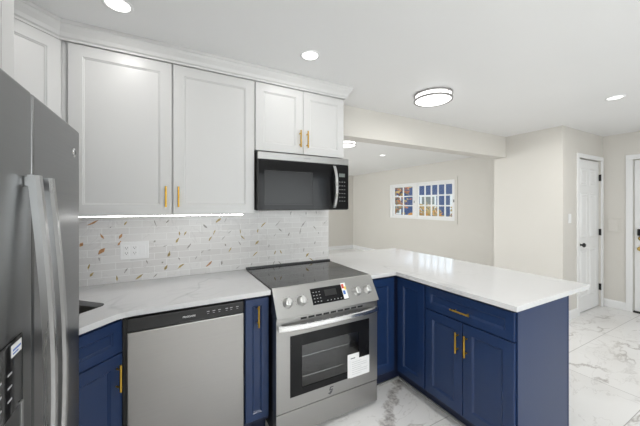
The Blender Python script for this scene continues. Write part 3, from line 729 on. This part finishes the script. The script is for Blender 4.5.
drum(1.88, 1.36, 15, 'flush-mount light in the far room half hidden behind the header')

# ---------------------------------------------------------------- switch and access panel
sw = thing('light_switch', 'white light switch on the wall left of the closet door', 'switch', (3.905, CY-.0005, 1.27))
bm = nb(); B(bm, -.036, .036, -.006, 0, -.058, .058, .002); obj('cover_plate', bm, 'plate', sw)
bm = nb(); B(bm, -.016, .016, -.009, -.005, -.032, .032, .002); obj('rocker_switch', bm, 'plate', sw)
bm = nb(); B(bm, XR-.010, XR-.0005, -.845, -.715, 1.05, 1.25, .002); B(bm, XR-.018, XR-.009, -.832, -.728, 1.065, 1.235, .003)
tag(obj('access_panel', bm, 'wall'), 'pale painted access panel on the wall between the closet and entry doors', 'panel')

# ---------------------------------------------------------------- outside the far-room window
GZ = -.35
M['lawn'] = paint('autumn_lawn', (.12, .13, .05), .9, 8, .5)
bm = nb(); B(bm, 5.3, 45, -12, 40, GZ-.2, GZ); g = obj('ground_outside', bm, 'lawn'); g['kind'] = 'structure'
M['bluesiding'] = mat('blue_siding', (.02, .055, .17), .6); M['roof'] = mat('roof_shingle', (.12, .11, .11), .8)
M['bark'] = mat('tree_bark', (.12, .08, .06), .9)
M['leaf0'] = mat('rust_leaves', (.40, .14, .05), .8); M['leaf1'] = mat('yellow_brown_leaves', (.40, .27, .08), .8); M['leaf2'] = mat('orange_leaves', (.65, .30, .05), .8)
hs = thing('neighbour_house', 'blue-sided house with white trim seen through the far room window', 'house', (15, 13, GZ), math.radians(-45))
bm = nb(); B(bm, -4.5, 4.5, 0, 7, 0, 3.7); bm2 = bm
obj('wall', bm, 'bluesiding', hs)
bm = nb(); v_ = [bm.verts.new(p) for p in ((-4.8, -.3, 3.7), (4.8, -.3, 3.7), (4.8, 7.4, 3.7), (-4.8, 7.4, 3.7), (-4.8, 3.5, 4.7), (4.8, 3.5, 4.7))]
for f in ((0, 1, 5, 4), (2, 3, 4, 5), (0, 4, 3), (1, 2, 5), (0, 3, 2, 1)): bm.faces.new([v_[i] for i in f])
obj('roof', bm, 'roof', hs)
for x in (-3.2, -1.0, 1.4, 3.4):
    for z in (1.1,):
        bm = nb(); B(bm, x-.55, x+.55, -.06, 0, z, z+1.4); wf = obj('window', bm, 'trim', hs)
        bm = nb(); B(bm, x-.42, x+.42, -.07, -.059, z+.12, z+.66); B(bm, x-.42, x+.42, -.07, -.059, z+.74, z+1.28); obj('pane', bm, 'lcd', wf)
for x in (-4.5, 4.35):
    bm = nb(); B(bm, x, x+.15, -.05, 0, 0, 3.7); obj('corner_board', bm, 'trim', hs)
def tree(x, y, h, r, mt, name, label, nleaf=1400, trunk=True, white=False):
    t = thing(name, label, 'tree' if trunk else 'shrub', (x, y, GZ))
    rnd = random.Random(int(x*31+y*7))
    bm = nb()
    if trunk: cyl(bm, (0, 0, 0), (0, 0, h*.6), .14, .07)
    for i in range(9):
        a = rnd.uniform(0, 2*PI); z = h*rnd.uniform(.12, .5) if trunk else 0
        cyl(bm, (0, 0, z), (math.cos(a)*r*.8, math.sin(a)*r*.8, z+h*rnd.uniform(.25, .45)), .045, .012, 8)
    obj('trunk' if trunk else 'stem', bm, 'trim' if white else 'bark', t)
    bm = nb(); c = h*.62 if trunk else h*.5
    for i in range(nleaf):
        d_ = Vector((rnd.gauss(0, 1), rnd.gauss(0, 1), rnd.gauss(0, 1))).normalized()*(rnd.random()**.4)
        p = Vector((d_.x*r, d_.y*r, c+d_.z*h*(.42 if trunk else .5)))
        s = rnd.uniform(.07, .14); u_ = Vector((rnd.gauss(0, 1), rnd.gauss(0, 1), rnd.gauss(0, 1))).normalized(); w_ = u_.orthogonal().normalized()
        f = bm.faces.new([bm.verts.new(p+u_*s), bm.verts.new(p+w_*s*.6), bm.verts.new(p-u_*s), bm.verts.new(p-w_*s*.6)]); f.material_index = rnd.choice((0, 0, 1))
    obj('foliage', bm, mt, t)
tree(8.6, 8.1, 4.6, 1.25, ['leaf0', 'leaf1'], 'autumn_tree', 'rust-leaved tree outside, filling the upper left panes')
tree(11.2, 8.0, 1.9, .9, ['leaf1', 'leaf2'], 'autumn_shrub', 'yellow-brown shrub outside in the middle panes', 900, False)
tree(13.2, 6.9, 2.3, 1.0, ['leaf1', 'leaf0'], 'autumn_shrub', 'taller brown shrub outside in the rightmost panes', 900, False)
tree(10.4, 10.9, 1.3, .5, ['leaf2', 'leaf1'], 'autumn_shrub', 'small bright orange shrub outside in the lower left panes', 400, False)
